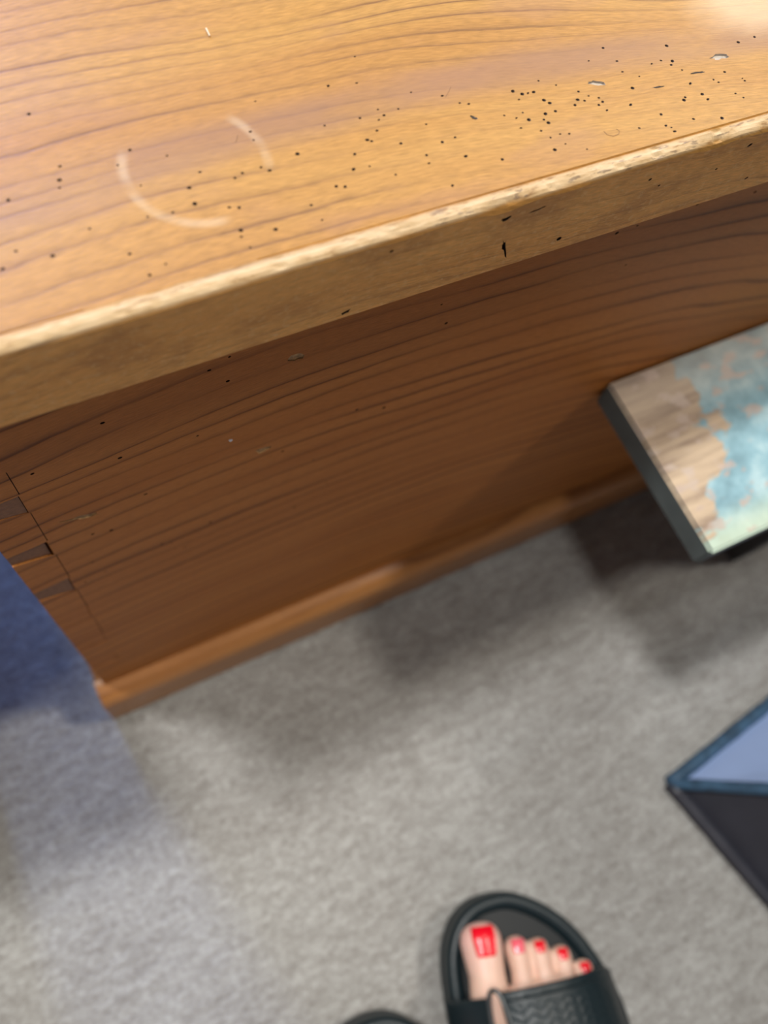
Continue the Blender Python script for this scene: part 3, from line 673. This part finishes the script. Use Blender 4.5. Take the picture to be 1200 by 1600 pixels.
# toes: base (u,v,z), tip (u,v,z), half width, half height
TOES = [((-0.060, -0.020, 0.0395), (-0.0095, -0.0140, 0.0362), 0.0128, 0.0112),
        ((-0.056, 0.0015, 0.0390), (-0.0225, 0.0060, 0.0345), 0.0071, 0.0078),
        ((-0.060, 0.0155, 0.0385), (-0.0270, 0.0190, 0.0340), 0.0069, 0.0076),
        ((-0.066, 0.0285, 0.0375), (-0.0345, 0.0320, 0.0335), 0.0067, 0.0073),
        ((-0.074, 0.0405, 0.0365), (-0.0455, 0.0435, 0.0330), 0.0064, 0.0068)]
def make_leg(F, parent, voxel, label):
    mb = MB()
    UPv = Vector((0, 0, 1))
    frames = []
    for (b, t, hw, hh) in TOES:
        B = F(*b); T = F(*t); d = (T - B).normalized(); sd = d.cross(UPv).normalized(); up = sd.cross(d)
        L = (T - B).length; rings = []
        for s, k in ((-0.15, 0.85), (0.0, 0.95), (0.25, 0.92), (0.45, 0.86), (0.62, 0.93), (0.78, 1.0), (0.88, 0.93), (0.95, 0.74), (0.99, 0.45), (1.0, 0.12)):
            rise = 0.0022 * math.exp(-((s - 0.42) / 0.2) ** 2)
            rings.append(ring3(B.lerp(T, s) + UPv * rise, d, sd, up, hw * k, hh * k))
        mb.loft(rings); frames.append((B, T, d, sd, up, hw, hh, L))
    SEC = [(-0.048, 0.010, 0.0365, 0.024, 0.0085), (-0.062, 0.010, 0.0385, 0.034, 0.0125), (-0.080, 0.010, 0.0405, 0.0395, 0.0165), (-0.105, 0.011, 0.044, 0.0375, 0.0205), (-0.135, 0.010, 0.050, 0.0325, 0.026),
           (-0.165, 0.008, 0.057, 0.0295, 0.0325), (-0.190, 0.007, 0.060, 0.0285, 0.0355), (-0.215, 0.007, 0.055, 0.0285, 0.031), (-0.236, 0.007, 0.049, 0.0235, 0.025), (-0.247, 0.007, 0.047, 0.012, 0.013)]
    rings = []
    for u, v, z, hw, hh in SEC:
        rings.append([F(u, v + hw * math.cos(2*math.pi*k/28), z + hh * math.sin(2*math.pi*k/28)) for k in range(28)])
    mb.loft(rings)
    LEG = [(0.050, -0.205, 0.026, 0.030), (0.085, -0.203, 0.030, 0.037), (0.110, -0.203, 0.029, 0.034), (0.140, -0.203, 0.028, 0.032), (0.20, -0.207, 0.034, 0.038), (0.27, -0.212, 0.044, 0.048), (0.33, -0.214, 0.049, 0.053), (0.39, -0.210, 0.048, 0.051), (0.43, -0.204, 0.050, 0.054), (0.45, -0.203, 0.046, 0.050)]
    rings = []
    for z, u, hv, hu in LEG:
        rings.append([F(u + hu * math.sin(2*math.pi*k/28), 0.006 + hv * math.cos(2*math.pi*k/28), z) for k in range(28)])
    mb.loft(rings)
    tmp = mb.build('leg', M['skin'])
    bmn = bmesh.new(); bmn.from_mesh(tmp.data); bmesh.ops.recalc_face_normals(bmn, faces=bmn.faces); bmn.to_mesh(tmp.data); bmn.free()
    r = tmp.modifiers.new('r', 'REMESH'); r.mode = 'VOXEL'; r.voxel_size = voxel
    sm = tmp.modifiers.new('s', 'SMOOTH'); sm.factor = 0.5; sm.iterations = 6
    dg = bpy.context.evaluated_depsgraph_get(); me2 = bpy.data.meshes.new_from_object(tmp.evaluated_get(dg))
    tmp.modifiers.clear(); tmp.data = me2
    if not me2.materials: me2.materials.append(M['skin'])
    for pl in me2.polygons: pl.use_smooth = True
    tag(tmp, label); attach(tmp, parent)
    # nails: curved plates on the toe tops
    for i, (B, T, d, sd, up, hw, hh, L) in enumerate(frames):
        ln = (0.0165, 0.0080, 0.0066, 0.0066, 0.0060)[i]; wn = (0.60, 0.60, 0.50, 0.50, 0.52)[i]
        vs = []; nu_, nv_ = 8, 8
        for lay in (0, 1):
            for a in range(nu_ + 1):
                s = a / nu_; q = L * 0.985 - 0.0015 - ln + s * ln
                k = q / L; kk = 1.0 if k < 0.80 else max(0.35, 1 - ((k - 0.80) / 0.20) ** 2 * 0.45)
                wid = wn * (1 - 0.25 * (1 - s) ** 3) * (1.0 if s < 0.8 else 1 - (s - 0.8) * 0.6)
                for b_ in range(nv_ + 1):
                    ang = (b_ / nv_ - 0.5) * 2 * wid
                    vs.append(B + d * q + sd * math.sin(ang) * hw * 0.98 + up * (math.cos(ang) * (hh * kk + 0.0003) - lay * 0.0016))
        fs = []; n1 = nv_ + 1; N = (nu_ + 1) * n1
        for a in range(nu_):
            for b_ in range(nv_):
                q = a * n1 + b_; fs += [(q, q + 1, q + n1 + 1, q + n1), (N + q, N + q + n1, N + q + n1 + 1, N + q + 1)]
        for a in range(nu_):
            for b_ in (0, nv_):
                q = a * n1 + b_; fs.append((q, q + n1, N + q + n1, N + q))
        for b_ in range(nv_):
            for a in (0, nu_):
                q = a * n1 + b_; fs.append((q, q + 1, N + q + 1, N + q))
        o = mesh_obj('toenail', vs, fs, M['nail_pink'] if i == 1 else M['nail_polish'], tmp, smooth=True)
        tag(o, 'pink painted toenail' if i == 1 else 'red painted toenail')
    return tmp
FR = frame((0.1300, -0.0890), 78, False)
FL = frame((0.0300, -0.1145), 83, True)
make_sandal(FR, 'black sandal with woven strap on the foot with red nails')
make_sandal(FL, 'black sandal of which only the rounded toe tip shows at the bottom edge')
person = empty('person', (0.08, -0.28, 0), 'person standing on the carpet in black sandals, toenails painted red', 'person')
make_leg(FR, person, 0.0013, 'bare foot and lower leg')
make_leg(lambda u, v, z: FL(u - 0.006, v, z), person, 0.0026, 'bare foot and lower leg')
